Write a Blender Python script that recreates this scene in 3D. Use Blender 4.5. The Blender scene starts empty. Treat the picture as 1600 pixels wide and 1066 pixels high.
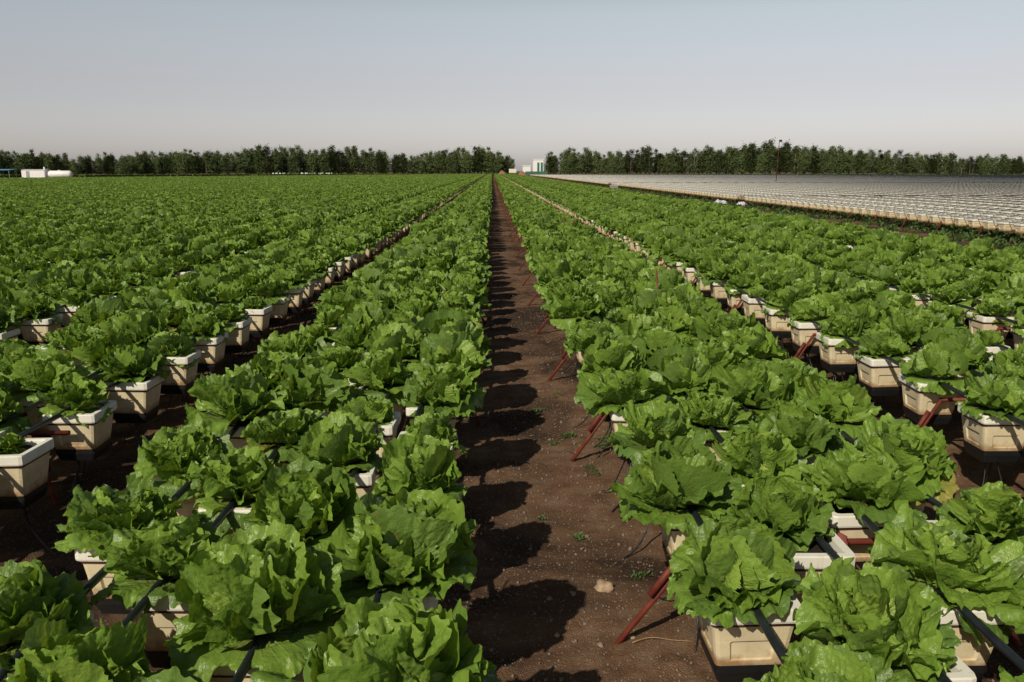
import bpy, math, random
import numpy as np
from mathutils import Vector, Euler, noise

R = math.radians
random.seed(7)
scn = bpy.context.scene
COL = scn.collection

# ------------------------------------------------------------------ camera, sky, sun, exposure
F_PX, CX, CY = 1297.0, 769.0, 267.0           # focal length and vanishing point, pixels of the 1600x1066 photograph
CAM_H = 1.57
cam_data = bpy.data.cameras.new('camera')
cam = bpy.data.objects.new('camera', cam_data)
COL.objects.link(cam)
cam_data.sensor_width = 22.2
cam_data.lens = 22.2 * F_PX / 1600.0
cam_data.clip_start = 0.05
cam_data.clip_end = 6000
cam.location = (0, 0, CAM_H)
cam.rotation_euler = (R(90 - 11.59), 0, R(-1.34))
scn.camera = cam

SUN_EL, SHX, SHY = R(38.5), 0.66, 1.07        # shadows fall to the right and away from the camera
az = math.atan2(-SHX, -SHY)                   # compass direction of the sun measured from +Y towards +X
world = bpy.data.worlds.new('World')
scn.world = world
world.use_nodes = True
wn, wl = world.node_tree.nodes, world.node_tree.links
wn.clear()
sky = wn.new('ShaderNodeTexSky'); sky.sky_type = 'NISHITA'; sky.sun_disc = False
sky.sun_elevation = SUN_EL; sky.sun_rotation = az
sky.air_density = 1.0; sky.dust_density = 1.0; sky.ozone_density = 1.0
hs = wn.new('ShaderNodeHueSaturation'); hs.inputs['Saturation'].default_value = 0.55
geo_in = wn.new('ShaderNodeNewGeometry')
tc = wn.new('ShaderNodeTexCoord'); sep = wn.new('ShaderNodeSeparateXYZ')
ramp = wn.new('ShaderNodeValToRGB')           # the dusty band of air low over the horizon
ramp.color_ramp.elements[0].position = 0.02; ramp.color_ramp.elements[0].color = (0.88, 0.83, 0.90, 1)
ramp.color_ramp.elements[1].position = 0.45; ramp.color_ramp.elements[1].color = (0.30, 0.325, 0.36, 1)
for p_, c_ in ((0.095, (0.86, 0.77, 0.77, 1)), (0.17, (0.90, 0.855, 0.80, 1))):
    e_ = ramp.color_ramp.elements.new(p_); e_.color = c_
mul = wn.new('ShaderNodeMix'); mul.data_type = 'RGBA'; mul.blend_type = 'MULTIPLY'; mul.inputs['Factor'].default_value = 1.0
bg = wn.new('ShaderNodeBackground'); bg.inputs['Strength'].default_value = 0.15
wo = wn.new('ShaderNodeOutputWorld')
wl.new(tc.outputs['Generated'], sep.inputs[0]); wl.new(sep.outputs['Z'], ramp.inputs['Fac'])
wl.new(sky.outputs[0], hs.inputs['Color'])
wl.new(hs.outputs['Color'], mul.inputs['A']); wl.new(ramp.outputs['Color'], mul.inputs['B'])
wl.new(mul.outputs['Result'], bg.inputs['Color']); wl.new(bg.outputs[0], wo.inputs[0])

sun_d = bpy.data.lights.new('sun', 'SUN'); sun_d.energy = 4.8; sun_d.angle = R(0.6); sun_d.color = (1.0, 0.90, 0.73)
sun = bpy.data.objects.new('sun', sun_d); COL.objects.link(sun)
hn = math.hypot(SHX, SHY)
d = Vector((SHX / hn * math.cos(SUN_EL), SHY / hn * math.cos(SUN_EL), -math.sin(SUN_EL)))
sun.rotation_euler = d.to_track_quat('-Z', 'Y').to_euler()
scn.view_settings.view_transform = 'Standard'
scn.view_settings.look = 'None'
scn.view_settings.exposure = -0.35
scn.view_settings.gamma = 1.0

# ------------------------------------------------------------------ helpers
def link(o): COL.objects.link(o); return o

def mesh_obj(name, verts, faces, mat, parent=None, smooth=False, uvs=None, attr=None, linked=True):
    me = bpy.data.meshes.new(name)
    me.from_pydata([tuple(v) for v in verts], [], [tuple(f) for f in faces])
    if uvs is not None:
        lay = me.uv_layers.new(name='UVMap')
        li = np.empty(len(me.loops), dtype=np.int32); me.loops.foreach_get('vertex_index', li)
        lay.data.foreach_set('uv', np.asarray(uvs, dtype=np.float32)[li].ravel())
    if attr is not None:
        a = me.color_attributes.new('leaf', 'FLOAT_COLOR', 'POINT')
        a.data.foreach_set('color', np.asarray(attr, dtype=np.float32).ravel())
    if smooth: me.polygons.foreach_set('use_smooth', [True] * len(me.polygons))
    if mat: me.materials.append(mat)
    me.update()
    o = bpy.data.objects.new(name, me)
    if linked: link(o)
    if parent: o.parent = parent
    return o

def empty(name, loc=(0, 0, 0), rz=0):
    o = bpy.data.objects.new(name, None); o.location = loc; o.rotation_euler = (0, 0, rz); o.empty_display_size = 0.1
    return link(o)

def tag(o, label=None, cat=None, group=None, kind=None):
    if label: o['label'] = label
    if cat: o['category'] = cat
    if group: o['group'] = group
    if kind: o['kind'] = kind
    return o

def copy_tree(o, parent=None):
    c = o.copy(); link(c)
    if parent: c.parent = parent
    for ch in o.children:
        copy_tree(ch, c)
    return c

class MB:
    """collects shapes that end as one mesh"""
    def __init__(s): s.v, s.f = [], []
    def box(s, x0, x1, y0, y1, z0, z1):
        n = len(s.v)
        s.v += [(x0,y0,z0),(x1,y0,z0),(x1,y1,z0),(x0,y1,z0),(x0,y0,z1),(x1,y0,z1),(x1,y1,z1),(x0,y1,z1)]
        s.f += [(n,n+3,n+2,n+1),(n+4,n+5,n+6,n+7),(n,n+1,n+5,n+4),(n+1,n+2,n+6,n+5),(n+2,n+3,n+7,n+6),(n+3,n,n+4,n+7)]
    def tube(s, pts, r, k=8, r2=None):
        n0 = len(s.v); pts = [Vector(p) for p in pts]; m = len(pts)
        for i, p in enumerate(pts):
            t = (pts[min(i+1, m-1)] - pts[max(i-1, 0)]).normalized()
            a = t.cross(Vector((0, 0, 1)))
            if a.length < 0.05: a = t.cross(Vector((1, 0, 0)))
            a.normalize(); b = t.cross(a).normalized()
            rr = r if r2 is None else r + (r2 - r) * i / (m - 1)
            for j in range(k):
                q = 2 * math.pi * j / k
                s.v.append(tuple(p + a * math.cos(q) * rr + b * math.sin(q) * rr))
        for i in range(m - 1):
            for j in range(k):
                a_, b_ = n0 + i*k + j, n0 + i*k + (j+1) % k
                s.f.append((a_, b_, b_ + k, a_ + k))
        s.f.append(tuple(n0 + j for j in range(k))[::-1])
        s.f.append(tuple(n0 + (m-1)*k + j for j in range(k)))
    def build(s, name, mat, parent=None, smooth=False, linked=True):
        return mesh_obj(name, s.v, s.f, mat, parent, smooth, linked=linked)

ONES = 'zeroth first second third fourth fifth sixth seventh eighth ninth tenth eleventh twelfth thirteenth fourteenth fifteenth sixteenth seventeenth eighteenth nineteenth'.split()
TENS = {2:'twenty',3:'thirty',4:'forty',5:'fifty',6:'sixty',7:'seventy',8:'eighty',9:'ninety'}
def ordinal(n):
    if n < 20: return ONES[n]
    if n < 100:
        t, o = divmod(n, 10)
        return (TENS[t][:-1] + 'ieth') if o == 0 else TENS[t] + '-' + ONES[o]
    return str(n) + 'th'

def project(x, y, z):
    """pixel of the 1600x1066 photograph (approximate)"""
    th = R(11.59); ps = R(1.34)
    xr = x * math.cos(ps) - y * math.sin(ps); yr = x * math.sin(ps) + y * math.cos(ps)
    h = CAM_H - z
    zc = yr * math.cos(th) + h * math.sin(th)
    if zc < 0.1: return None
    return 800 + F_PX * xr / zc, 533 + F_PX * (h * math.cos(th) - yr * math.sin(th)) / zc, zc

def in_view(x, y, z, m=60):
    p = project(x, y, z)
    return p is not None and -m < p[0] < 1600 + m and -m < p[1] < 1066 + m

# ------------------------------------------------------------------ materials
def new_mat(name):
    m = bpy.data.materials.new(name); m.use_nodes = True
    nt = m.node_tree; b = nt.nodes['Principled BSDF']
    return m, nt, b
def N(nt, typ, **kw):
    n = nt.nodes.new(typ)
    for k, v in kw.items(): setattr(n, k, v)
    return n
def rgbramp(nt, fac, stops):
    r = N(nt, 'ShaderNodeValToRGB'); e = r.color_ramp.elements
    e[0].position, e[0].color = stops[0][0], (*stops[0][1], 1)
    e[1].position, e[1].color = stops[-1][0], (*stops[-1][1], 1)
    for p, c in stops[1:-1]:
        x = e.new(p); x.color = (*c, 1)
    nt.links.new(fac, r.inputs['Fac']); return r.outputs['Color']
def mixc(nt, f, a, b, mode='MIX'):
    m = N(nt, 'ShaderNodeMix', data_type='RGBA', blend_type=mode)
    for s, v in (('Factor', f), ('A', a), ('B', b)):
        sock = m.inputs[s] if s == 'Factor' else [i for i in m.inputs if i.name == s and i.type == 'RGBA'][0]
        if isinstance(v, (int, float)): sock.default_value = v
        elif isinstance(v, tuple): sock.default_value = (*v, 1)
        else: nt.links.new(v, sock)
    return [o for o in m.outputs if o.type == 'RGBA'][0]
def math_(nt, op, a, b=None, clamp=False):
    m = N(nt, 'ShaderNodeMath', operation=op); m.use_clamp = clamp
    for i, v in enumerate((a, b)):
        if v is None: continue
        if isinstance(v, (int, float)): m.inputs[i].default_value = v
        else: nt.links.new(v, m.inputs[i])
    return m.outputs[0]
def noise_(nt, scale, detail=4, rough=0.55, vec=None, dist=0.0):
    n = N(nt, 'ShaderNodeTexNoise'); n.inputs['Scale'].default_value = scale
    n.inputs['Detail'].default_value = detail; n.inputs['Roughness'].default_value = rough; n.inputs['Distortion'].default_value = dist
    if vec is not None: nt.links.new(vec, n.inputs['Vector'])
    return n.outputs['Fac']
def coord(nt, which='Object'): return N(nt, 'ShaderNodeTexCoord').outputs[which]
def bump(nt, b, h, strength=0.4, dist=0.01, prev=None):
    n = N(nt, 'ShaderNodeBump'); n.inputs['Strength'].default_value = strength; n.inputs['Distance'].default_value = dist
    nt.links.new(h, n.inputs['Height'])
    if prev is not None: nt.links.new(prev, n.inputs['Normal'])
    if b is not None: nt.links.new(n.outputs[0], b.inputs['Normal'])
    return n.outputs[0]

def leaf_material(name='lettuce_leaf', detail=True):
    m, nt, b = new_mat(name)
    at = N(nt, 'ShaderNodeAttribute', attribute_name='leaf')
    sep = N(nt, 'ShaderNodeSeparateColor'); nt.links.new(at.outputs['Color'], sep.inputs[0])
    inner, rnd, edge = sep.outputs[0], sep.outputs[1], sep.outputs[2]
    uv = N(nt, 'ShaderNodeUVMap'); uv.uv_map = 'UVMap'
    su = N(nt, 'ShaderNodeSeparateXYZ'); nt.links.new(uv.outputs[0], su.inputs[0])
    u, v = su.outputs['X'], su.outputs['Y']
    oi = N(nt, 'ShaderNodeObjectInfo').outputs['Random']
    co = coord(nt)
    deep, mid, pale = (0.080, 0.160, 0.021), (0.172, 0.305, 0.040), (0.20, 0.33, 0.045)
    f1 = noise_(nt, 14, 3, 0.6, co)
    base = rgbramp(nt, f1, [(0.30, deep), (0.52, mid), (0.75, (0.255, 0.385, 0.060))])
    base = mixc(nt, inner, base, (0.290, 0.405, 0.070))
    blue = mixc(nt, math_(nt, 'MULTIPLY', math_(nt, 'GREATER_THAN', rnd, 0.72), 0.55), base, (0.075, 0.140, 0.040))
    lite = mixc(nt, math_(nt, 'MULTIPLY', math_(nt, 'LESS_THAN', rnd, 0.30), 0.40), blue, (0.26, 0.40, 0.060))
    objv = mixc(nt, math_(nt, 'MULTIPLY', oi, 0.45), lite, (0.135, 0.230, 0.030))
    # pale heart of the fan where the veins meet
    objv = mixc(nt, math_(nt, 'MULTIPLY', at.outputs['Alpha'], math_(nt, 'ADD', math_(nt, 'POWER', v, 2.0), 0.15, True)), objv, (0.33, 0.31, 0.07))
    heart = math_(nt, 'POWER', math_(nt, 'SUBTRACT', 1.0, v, True), 2.3)
    c = mixc(nt, math_(nt, 'MULTIPLY', heart, 0.85), objv, (0.36, 0.44, 0.13))
    # veins fanning out
    if detail:
        wob = noise_(nt, 9, 2, 0.5, co)
        a = math_(nt, 'ADD', math_(nt, 'MULTIPLY', u, 13.0), math_(nt, 'MULTIPLY', wob, 1.2))
        fr = math_(nt, 'ABSOLUTE', math_(nt, 'SUBTRACT', math_(nt, 'FRACT', a), 0.5))
        vein = math_(nt, 'SUBTRACT', 1.0, math_(nt, 'MULTIPLY', fr, 9.0), True)
        vein = math_(nt, 'MULTIPLY', vein, math_(nt, 'SUBTRACT', 1.05, v, True))
        c = mixc(nt, math_(nt, 'MULTIPLY', vein, 0.72), c, (0.30, 0.42, 0.11))
        fine = N(nt, 'ShaderNodeTexVoronoi', feature='DISTANCE_TO_EDGE'); fine.inputs['Scale'].default_value = 75
        mp = N(nt, 'ShaderNodeVectorMath', operation='ADD'); nt.links.new(co, mp.inputs[0]); nt.links.new(oi, mp.inputs[1])
        nt.links.new(mp.outputs[0], fine.inputs['Vector'])
        cells = math_(nt, 'MULTIPLY', fine.outputs['Distance'], 5.0, True)
        h = math_(nt, 'ADD', math_(nt, 'MULTIPLY', cells, 0.10), math_(nt, 'MULTIPLY', noise_(nt, 40, 3, 0.6, co), 1.3))
        h = math_(nt, 'SUBTRACT', h, math_(nt, 'MULTIPLY', vein, 0.8))
        h = math_(nt, 'ADD', h, math_(nt, 'MULTIPLY', noise_(nt, 105, 2, 0.5, co), 0.9))
        nrm = bump(nt, b, h, 0.50, 0.005)
        # rare brown nibbled margins and spots
        sp = math_(nt, 'GREATER_THAN', math_(nt, 'MULTIPLY', noise_(nt, 38, 2, 0.5, co), math_(nt, 'POWER', v, 0.5)), 0.70)
        c = mixc(nt, math_(nt, 'MULTIPLY', sp, 0.6), c, (0.16, 0.13, 0.04))
    nt.links.new(c, b.inputs['Base Color'])
    b.inputs['Roughness'].default_value = 0.38
    b.inputs['Specular IOR Level'].default_value = 0.40
    tr = N(nt, 'ShaderNodeBsdfTranslucent')
    tcl = mixc(nt, 1.0, c, (1.5, 1.35, 0.55), 'MULTIPLY')
    nt.links.new(tcl, tr.inputs['Color'])
    if detail: nt.links.new(nrm, tr.inputs['Normal'])
    mx = N(nt, 'ShaderNodeMixShader'); mx.inputs[0].default_value = 0.26
    nt.links.new(b.outputs[0], mx.inputs[1]); nt.links.new(tr.outputs[0], mx.inputs[2])
    nt.links.new(mx.outputs[0], nt.nodes['Material Output'].inputs['Surface'])
    return m
M = {}
M['lettuce'] = leaf_material()
M['lettuce_far'] = leaf_material('lettuce_leaf_plain', False)

def simple(name, col, rough=0.7, var=0.25, scale=8, bumps=0.15, bd=0.004, metallic=0, spec=0.4):
    m, nt, b = new_mat(name)
    co = coord(nt)
    f = noise_(nt, scale, 5, 0.6, co)
    dark = tuple(c * (1 - var) for c in col); lite = tuple(min(1, c * (1 + var)) for c in col)
    nt.links.new(rgbramp(nt, f, [(0.3, dark), (0.7, lite)]), b.inputs['Base Color'])
    b.inputs['Roughness'].default_value = rough; b.inputs['Metallic'].default_value = metallic
    b.inputs['Specular IOR Level'].default_value = spec
    if bumps: bump(nt, b, noise_(nt, scale * 6, 4, 0.6, co), bumps, bd)
    return m

def pot_material(name, rim_white=(0.82, 0.80, 0.70), wall=(0.72, 0.62, 0.41)):
    """expanded foam: cream walls, whiter rim, rust and algae stains at the foot"""
    m, nt, b = new_mat(name)
    co = coord(nt); sp = N(nt, 'ShaderNodeSeparateXYZ'); nt.links.new(co, sp.inputs[0]); z = sp.outputs['Z']
    oi = N(nt, 'ShaderNodeObjectInfo').outputs['Random']
    sh = N(nt, 'ShaderNodeVectorMath', operation='ADD'); nt.links.new(co, sh.inputs[0])
    cmb = N(nt, 'ShaderNodeCombineXYZ'); r10 = math_(nt, 'MULTIPLY', oi, 7.0)
    for i in range(3): nt.links.new(r10, cmb.inputs[i])
    nt.links.new(cmb.outputs[0], sh.inputs[1]); v = sh.outputs[0]
    walls = rgbramp(nt, noise_(nt, 9, 4, 0.6, v), [(0.3, tuple(c * 0.86 for c in wall)), (0.7, tuple(c * 1.12 for c in wall))])
    rim = rgbramp(nt, noise_(nt, 12, 4, 0.6, v), [(0.3, tuple(c * 0.90 for c in rim_white)), (0.65, rim_white)])
    isrim = math_(nt, 'GREATER_THAN', z, -0.046)
    c = mixc(nt, isrim, walls, rim)
    low = math_(nt, 'MULTIPLY', math_(nt, 'SUBTRACT', -0.115, z), 10.0, True)     # 0 .. 1 towards the foot
    n2 = noise_(nt, 16, 5, 0.65, v)
    st = math_(nt, 'MULTIPLY', math_(nt, 'SUBTRACT', math_(nt, 'ADD', low, n2), 0.76), 2.6, True)
    c = mixc(nt, math_(nt, 'MULTIPLY', st, 0.8), c, (0.27, 0.12, 0.035))
    # vertical dribbles
    mp = N(nt, 'ShaderNodeMapping'); mp.inputs['Scale'].default_value = (1, 1, 0.12); nt.links.new(v, mp.inputs[0])
    dr = math_(nt, 'MULTIPLY', math_(nt, 'SUBTRACT', noise_(nt, 34, 3, 0.6, mp.outputs[0]), 0.60), 5.0, True)
    c = mixc(nt, math_(nt, 'MULTIPLY', dr, 0.40), c, (0.36, 0.20, 0.08))
    nt.links.new(c, b.inputs['Base Color'])
    b.inputs['Roughness'].default_value = 0.65; b.inputs['Specular IOR Level'].default_value = 0.3
    vo = N(nt, 'ShaderNodeTexVoronoi'); vo.inputs['Scale'].default_value = 260; nt.links.new(v, vo.inputs['Vector'])
    bump(nt, b, vo.outputs['Distance'], 0.18, 0.0015)
    return m
M['pot'] = pot_material('foam_pot')
M['soil_mix'] = simple('potting_mix', (0.030, 0.020, 0.014), 0.95, 0.5, 60, 0.9, 0.01)
M['tray'] = simple('black_tray', (0.012, 0.013, 0.014), 0.45, 0.3, 20, 0.1)
M['hose'] = simple('black_hose', (0.016, 0.020, 0.024), 0.38, 0.4, 14, 0.1, spec=0.5)
M['rust'] = simple('red_oxide_paint', (0.150, 0.030, 0.017), 0.6, 0.4, 22, 0.25)
M['wire'] = simple('rusty_wire', (0.085, 0.024, 0.014), 0.75, 0.3, 30, 0.2)

def ground_material():
    m, nt, b = new_mat('soil')
    g = N(nt, 'ShaderNodeNewGeometry').outputs['Position']
    big = noise_(nt, 0.9, 4, 0.6, g, 0.6); mid = noise_(nt, 7, 5, 0.65, g); fine = noise_(nt, 70, 4, 0.7, g)
    dry = rgbramp(nt, mid, [(0.28, (0.085, 0.042, 0.022)), (0.50, (0.170, 0.095, 0.053)), (0.72, (0.262, 0.175, 0.116))])
    wet = rgbramp(nt, mid, [(0.30, (0.026, 0.014, 0.008)), (0.70, (0.060, 0.033, 0.020))])
    wf = math_(nt, 'MULTIPLY', math_(nt, 'SUBTRACT', math_(nt, 'ADD', big, math_(nt, 'MULTIPLY', mid, 0.25)), 0.60), 9.0, True)
    c = mixc(nt, wf, dry, wet)
    c = mixc(nt, math_(nt, 'MULTIPLY', math_(nt, 'SUBTRACT', fine, 0.5), 1.6, True), c, (0.20, 0.15, 0.11))
    vo = N(nt, 'ShaderNodeTexVoronoi'); vo.inputs['Scale'].default_value = 95; nt.links.new(g, vo.inputs['Vector'])
    sc_ = N(nt, 'ShaderNodeSeparateColor'); nt.links.new(vo.outputs['Color'], sc_.inputs[0])
    grain = math_(nt, 'MULTIPLY', math_(nt, 'GREATER_THAN', sc_.outputs[0], 0.86), math_(nt, 'LESS_THAN', vo.outputs['Distance'], 0.42))
    c = mixc(nt, math_(nt, 'MULTIPLY', grain, 0.75), c, (0.25, 0.195, 0.145))
    vo2 = N(nt, 'ShaderNodeTexVoronoi'); vo2.inputs['Scale'].default_value = 230; nt.links.new(g, vo2.inputs['Vector'])
    nt.links.new(c, b.inputs['Base Color'])
    b.inputs['Roughness'].default_value = 0.92; b.inputs['Specular IOR Level'].default_value = 0.2
    h = math_(nt, 'ADD', math_(nt, 'MULTIPLY', fine, 0.8), math_(nt, 'ADD', math_(nt, 'MULTIPLY', grain, 0.5), math_(nt, 'MULTIPLY', vo2.outputs['Distance'], -0.4)))
    bump(nt, b, h, 0.9, 0.012)
    return m
M['ground'] = ground_material()
M['stone'] = simple('pebble_stone', (0.21, 0.16, 0.12), 0.85, 0.45, 25, 0.4, 0.004)
M['weed'] = simple('weed_leaf', (0.055, 0.10, 0.022), 0.6, 0.4, 30, 0)
M['bark'] = simple('pale_bark', (0.20, 0.16, 0.11), 0.9, 0.4, 3, 0.3, 0.05)
M['white'] = simple('white_paint', (0.78, 0.78, 0.76), 0.5, 0.06, 2, 0)
M['plastic'] = simple('white_plastic_film', (0.58, 0.59, 0.60), 0.35, 0.1, 8, 0.3)
M['grey'] = simple('grey_metal', (0.30, 0.31, 0.32), 0.5, 0.2, 3, 0)
M['blue'] = simple('blue_sheet', (0.10, 0.28, 0.42), 0.5, 0.15, 2, 0)
M['glass'] = simple('green_glass', (0.02, 0.16, 0.12), 0.12, 0.3, 0.5, 0, spec=0.8)
M['mound'] = simple('red_earth', (0.27, 0.14, 0.08), 0.95, 0.3, 1.2, 0.5, 0.1)
M['cream'] = simple('cream_board', (0.72, 0.70, 0.55), 0.5, 0.08, 2, 0)
M['netting'] = simple('green_netting', (0.05, 0.13, 0.09), 0.8, 0.3, 2, 0)
M['dry'] = simple('dry_straw', (0.40, 0.26, 0.12), 0.8, 0.3, 40, 0)

def tree_leaf_material(name, dark, lite):
    m, nt, b = new_mat(name)
    at = N(nt, 'ShaderNodeAttribute', attribute_name='leaf')
    sep = N(nt, 'ShaderNodeSeparateColor'); nt.links.new(at.outputs['Color'], sep.inputs[0])
    oi = N(nt, 'ShaderNodeObjectInfo').outputs['Random']
    c = mixc(nt, sep.outputs[1], dark, lite)
    c = mixc(nt, math_(nt, 'MULTIPLY', oi, 0.45), c, tuple(x * 0.62 for x in dark))
    nt.links.new(c, b.inputs['Base Color']); b.inputs['Roughness'].default_value = 0.65
    b.inputs['Specular IOR Level'].default_value = 0.25
    return m
M['crown_dark'] = tree_leaf_material('tree_leaf_dark', (0.060, 0.088, 0.030), (0.145, 0.188, 0.060))
M['crown_mid'] = tree_leaf_material('tree_leaf_mid', (0.066, 0.100, 0.034), (0.150, 0.195, 0.066))

# ------------------------------------------------------------------ the ground
def axis(lo, hi, dlo, dhi, step, grow=1.16):
    xs = list(np.arange(dlo, dhi, step)); s = step
    while xs[-1] < hi: s *= grow; xs.append(xs[-1] + s)
    s = step; left = []
    x = dlo
    while x > lo: s *= grow; x -= s; left.append(x)
    return np.array(left[::-1] + xs)
gx = axis(-1500, 1500, -1.6, 1.9, 0.028); gy = axis(-60, 3200, 1.5, 9.0, 0.028)
def ground_z(x, y):
    if abs(x) > 9 or y > 40: return 0.0
    clod = max(0.0, noise.noise((x * 11, y * 11, 9)) - 0.25)
    return 0.035*clod + 0.024 * (noise.noise((x * 1.7, y * 1.7, 0.3))) + 0.008 * noise.noise((x * 6, y * 6, 3)) + 0.0045 * noise.noise((x * 19, y * 19, 5))
verts = [(x, y, ground_z(x, y)) for y in gy for x in gx]
nx = len(gx)
faces = [(j*nx+i, j*nx+i+1, (j+1)*nx+i+1, (j+1)*nx+i) for j in range(len(gy)-1) for i in range(nx-1)]
tag(mesh_obj('ground', verts, faces, M['ground'], smooth=True), kind='structure')

# ------------------------------------------------------------------ lettuces
def lettuce_mesh(name, seed, nu, nv, n_outer, n_mid, n_head, mat, cup=False):
    """leaves that fan out from the crown: a loose wrapped heart and wide ruffled outer leaves"""
    rg = random.Random(seed)
    V, F, UV, AT = [], [], [], []
    off = 0
    def leaf(azim, Rl, th0, k1, k2, roll, ruf, half, inner, lift, tilt, curl, yel=0.0):
        nonlocal off
        u = np.linspace(-1, 1, nu); v = np.linspace(0.0, 1, nv) ** 0.85
        U, Vv = np.meshgrid(u, v)
        ph = U * half
        p = [rg.uniform(0, 6.28) for _ in range(14)]
        # uneven, toothed outline
        fine = nu > 60
        out = 0.050*np.sin(2.3*ph+p[0]) + 0.035*np.sin(5.1*ph+p[1])
        if nu > 24: out = out + 0.020*np.sin(13*ph+p[2])
        if fine:
            out = out + 0.016*np.sin(27*ph+p[3]) + 0.013*np.sin(43*ph+p[12]) + 0.010*np.sin(61*ph+p[4])
        edge = Vv**2.6
        Rr = Rl * (1 - 0.14*U**2 + out * np.clip(Vv*1.4-0.2, 0, 1))
        r = Rr * Vv
        x = r * np.sin(ph); y = r * np.cos(ph) + 0.012
        x = x + np.sign(U) * np.abs(U) * 0.012
        # ruffles grow to the margin, blisters between veins, the rim curls
        rp = edge * ruf * (0.70*np.sin(4.6*ph+p[5]) + 0.60*np.sin((9.5+0.3*p[6])*ph+p[7]+2*Vv))
        rp += Vv**1.5 * ruf * 0.35 * np.sin(2.4*ph+p[8])
        rp += curl * Rl * np.clip(Vv-0.55, 0, 1)**2 * 2.2
        if nu > 24:
            rp += edge * ruf * 0.34*np.sin(19*ph+p[13]+5*Vv)
        if fine:
            rp += Vv**5 * ruf * 0.16*np.sin(37*ph+p[2]+9*Vv)
            vein = np.abs(np.sin(6.5*ph*math.pi/2/half + 0.5*np.sin(7*Vv+p[9])))
            rp += 0.0040 * Vv * (1 - Vv*0.75) * (vein**0.7 - 0.5)
            k_ = 390.0; bl = 0
            for q_ in range(4):
                an = p[10] + q_*0.86; w_ = k_*(0.72+0.21*q_)
                bl = bl + np.sin((x*math.cos(an)+y*math.sin(an))*w_ + p[q_] + 2.2*np.sin(y*95+p[q_+5]) + 1.7*np.sin(x*120+p[q_+3]))
            rp += 0.0013*bl*np.clip(Vv*2, 0, 1)
        # bend along the length
        s = y
        th = th0 + k1*s + k2*s*s
        # integrate approx with fixed steps
        smax = s.max() + 1e-6; ss = np.linspace(0, smax, 60); tt = th0 + k1*ss + k2*ss*ss
        ds = ss[1]-ss[0]
        cr = np.concatenate([[0], np.cumsum(np.sin(tt[:-1])*ds)]); cz = np.concatenate([[0], np.cumsum(np.cos(tt[:-1])*ds)])
        sc = np.clip(s, 0, smax)
        rr = np.interp(sc, ss, cr) + np.minimum(s, 0)*math.sin(th0); zz = np.interp(sc, ss, cz) + np.minimum(s, 0)*math.cos(th0)
        # roll across the width towards the plant axis
        if abs(roll) > 0.2:
            lat = np.sin(x*roll)/roll; inn = (1-np.cos(x*roll))/roll
        else: lat = x; inn = 0*x
        inn = inn + rp
        rr2 = rr - np.cos(th)*inn; z2 = zz + np.sin(th)*inn
        lat = lat + tilt * y
        ca, sa = math.cos(azim), math.sin(azim)
        X = rr2*ca - lat*sa; Y = rr2*sa + lat*ca; Z = z2 + lift
        # margins cannot hang through the pot: lay them on its rim
        rad = np.sqrt(X**2 + Y**2)
        low = 0.043*np.clip((rad-0.055)/0.04, 0, 1) - 0.185*np.clip((rad-0.150)/0.065, 0, 1)
        Z = np.where(Z < low, low + (Z-low)*0.15, Z)
        V.append(np.stack([X, Y, Z], -1).reshape(-1, 3))
        UV.append(np.stack([U*0.5+0.5, Vv], -1).reshape(-1, 2))
        q = rg.random()
        AT.append(np.stack([np.full(U.size, inner), np.full(U.size, q), Vv.ravel(), np.full(U.size, yel)], -1))
        idx = np.arange(nu*nv).reshape(nv, nu) + off
        f = np.stack([idx[:-1,:-1], idx[:-1,1:], idx[1:,1:], idx[1:,:-1]], -1).reshape(-1, 4)
        F.append(f); off += nu*nv
    ga = 2.39996
    a0 = rg.uniform(0, 6.28)
    U_ = rg.uniform
    closed = U_(0.0, 1.0)                      # how far this plant has hearted up
    for i in range(4):                          # lowest leaves hang over the rim
        leaf(a0+.7+i*1.57+U_(-.4,.4), U_(.165,.205), U_(.95,1.30), U_(2.5,5.5), U_(0,12), U_(1.0,4.0), U_(.016,.028), U_(1.0,1.3), 0.0, 0.012, U_(-.2,.2), U_(-.3,.0), 1.0 if rg.random() < .045 else 0.0)
    for i in range(n_outer):
        leaf(a0+i*ga+U_(-.25,.25), U_(.155,.200), U_(.55,1.05), U_(0,4.0), U_(0,10), U_(2.0,6.5), U_(.020,.036), U_(1.0,1.3), U_(0,.25), 0.015, U_(-.2,.2), U_(-.30,.15))
    for i in range(n_mid):
        if cup:
            leaf(a0+1+i*ga+U_(-.3,.3), U_(.160,.205), U_(.15,.55), U_(-2.0,1.0), U_(-6,3), U_(5,8.5), U_(.010,.019), U_(1.25,1.5), U_(.15,.6), 0.025, U_(-.2,.2), U_(.0,.40)); continue
        leaf(a0+1+i*ga+U_(-.3,.3), U_(.135,.180), U_(.22,.65), U_(-3.0,1.2), U_(-6,6), U_(5,9.5), U_(.016,.030), U_(1.05,1.35), U_(.15,.6), 0.025, U_(-.25,.25), U_(-.15,.30))
    for i in range(n_head):
        t = i/max(1,n_head-1)
        leaf(a0+2+i*ga+U_(-.3,.3), U_(.125,.165)*(1-.18*t), U_(.35,.62)*(1-.40*t), U_(-9,-5.0)-closed*1.5, U_(-5,0), U_(9,13), U_(.006,.013), U_(1.15,1.45), U_(.5,1), 0.03, U_(-.3,.3), U_(.0,.35))
    V = np.concatenate(V); F = np.concatenate(F); UV = np.concatenate(UV); AT = np.concatenate(AT)
    return mesh_obj(name, V, F, mat, smooth=True, uvs=UV, attr=AT, linked=False)

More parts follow.
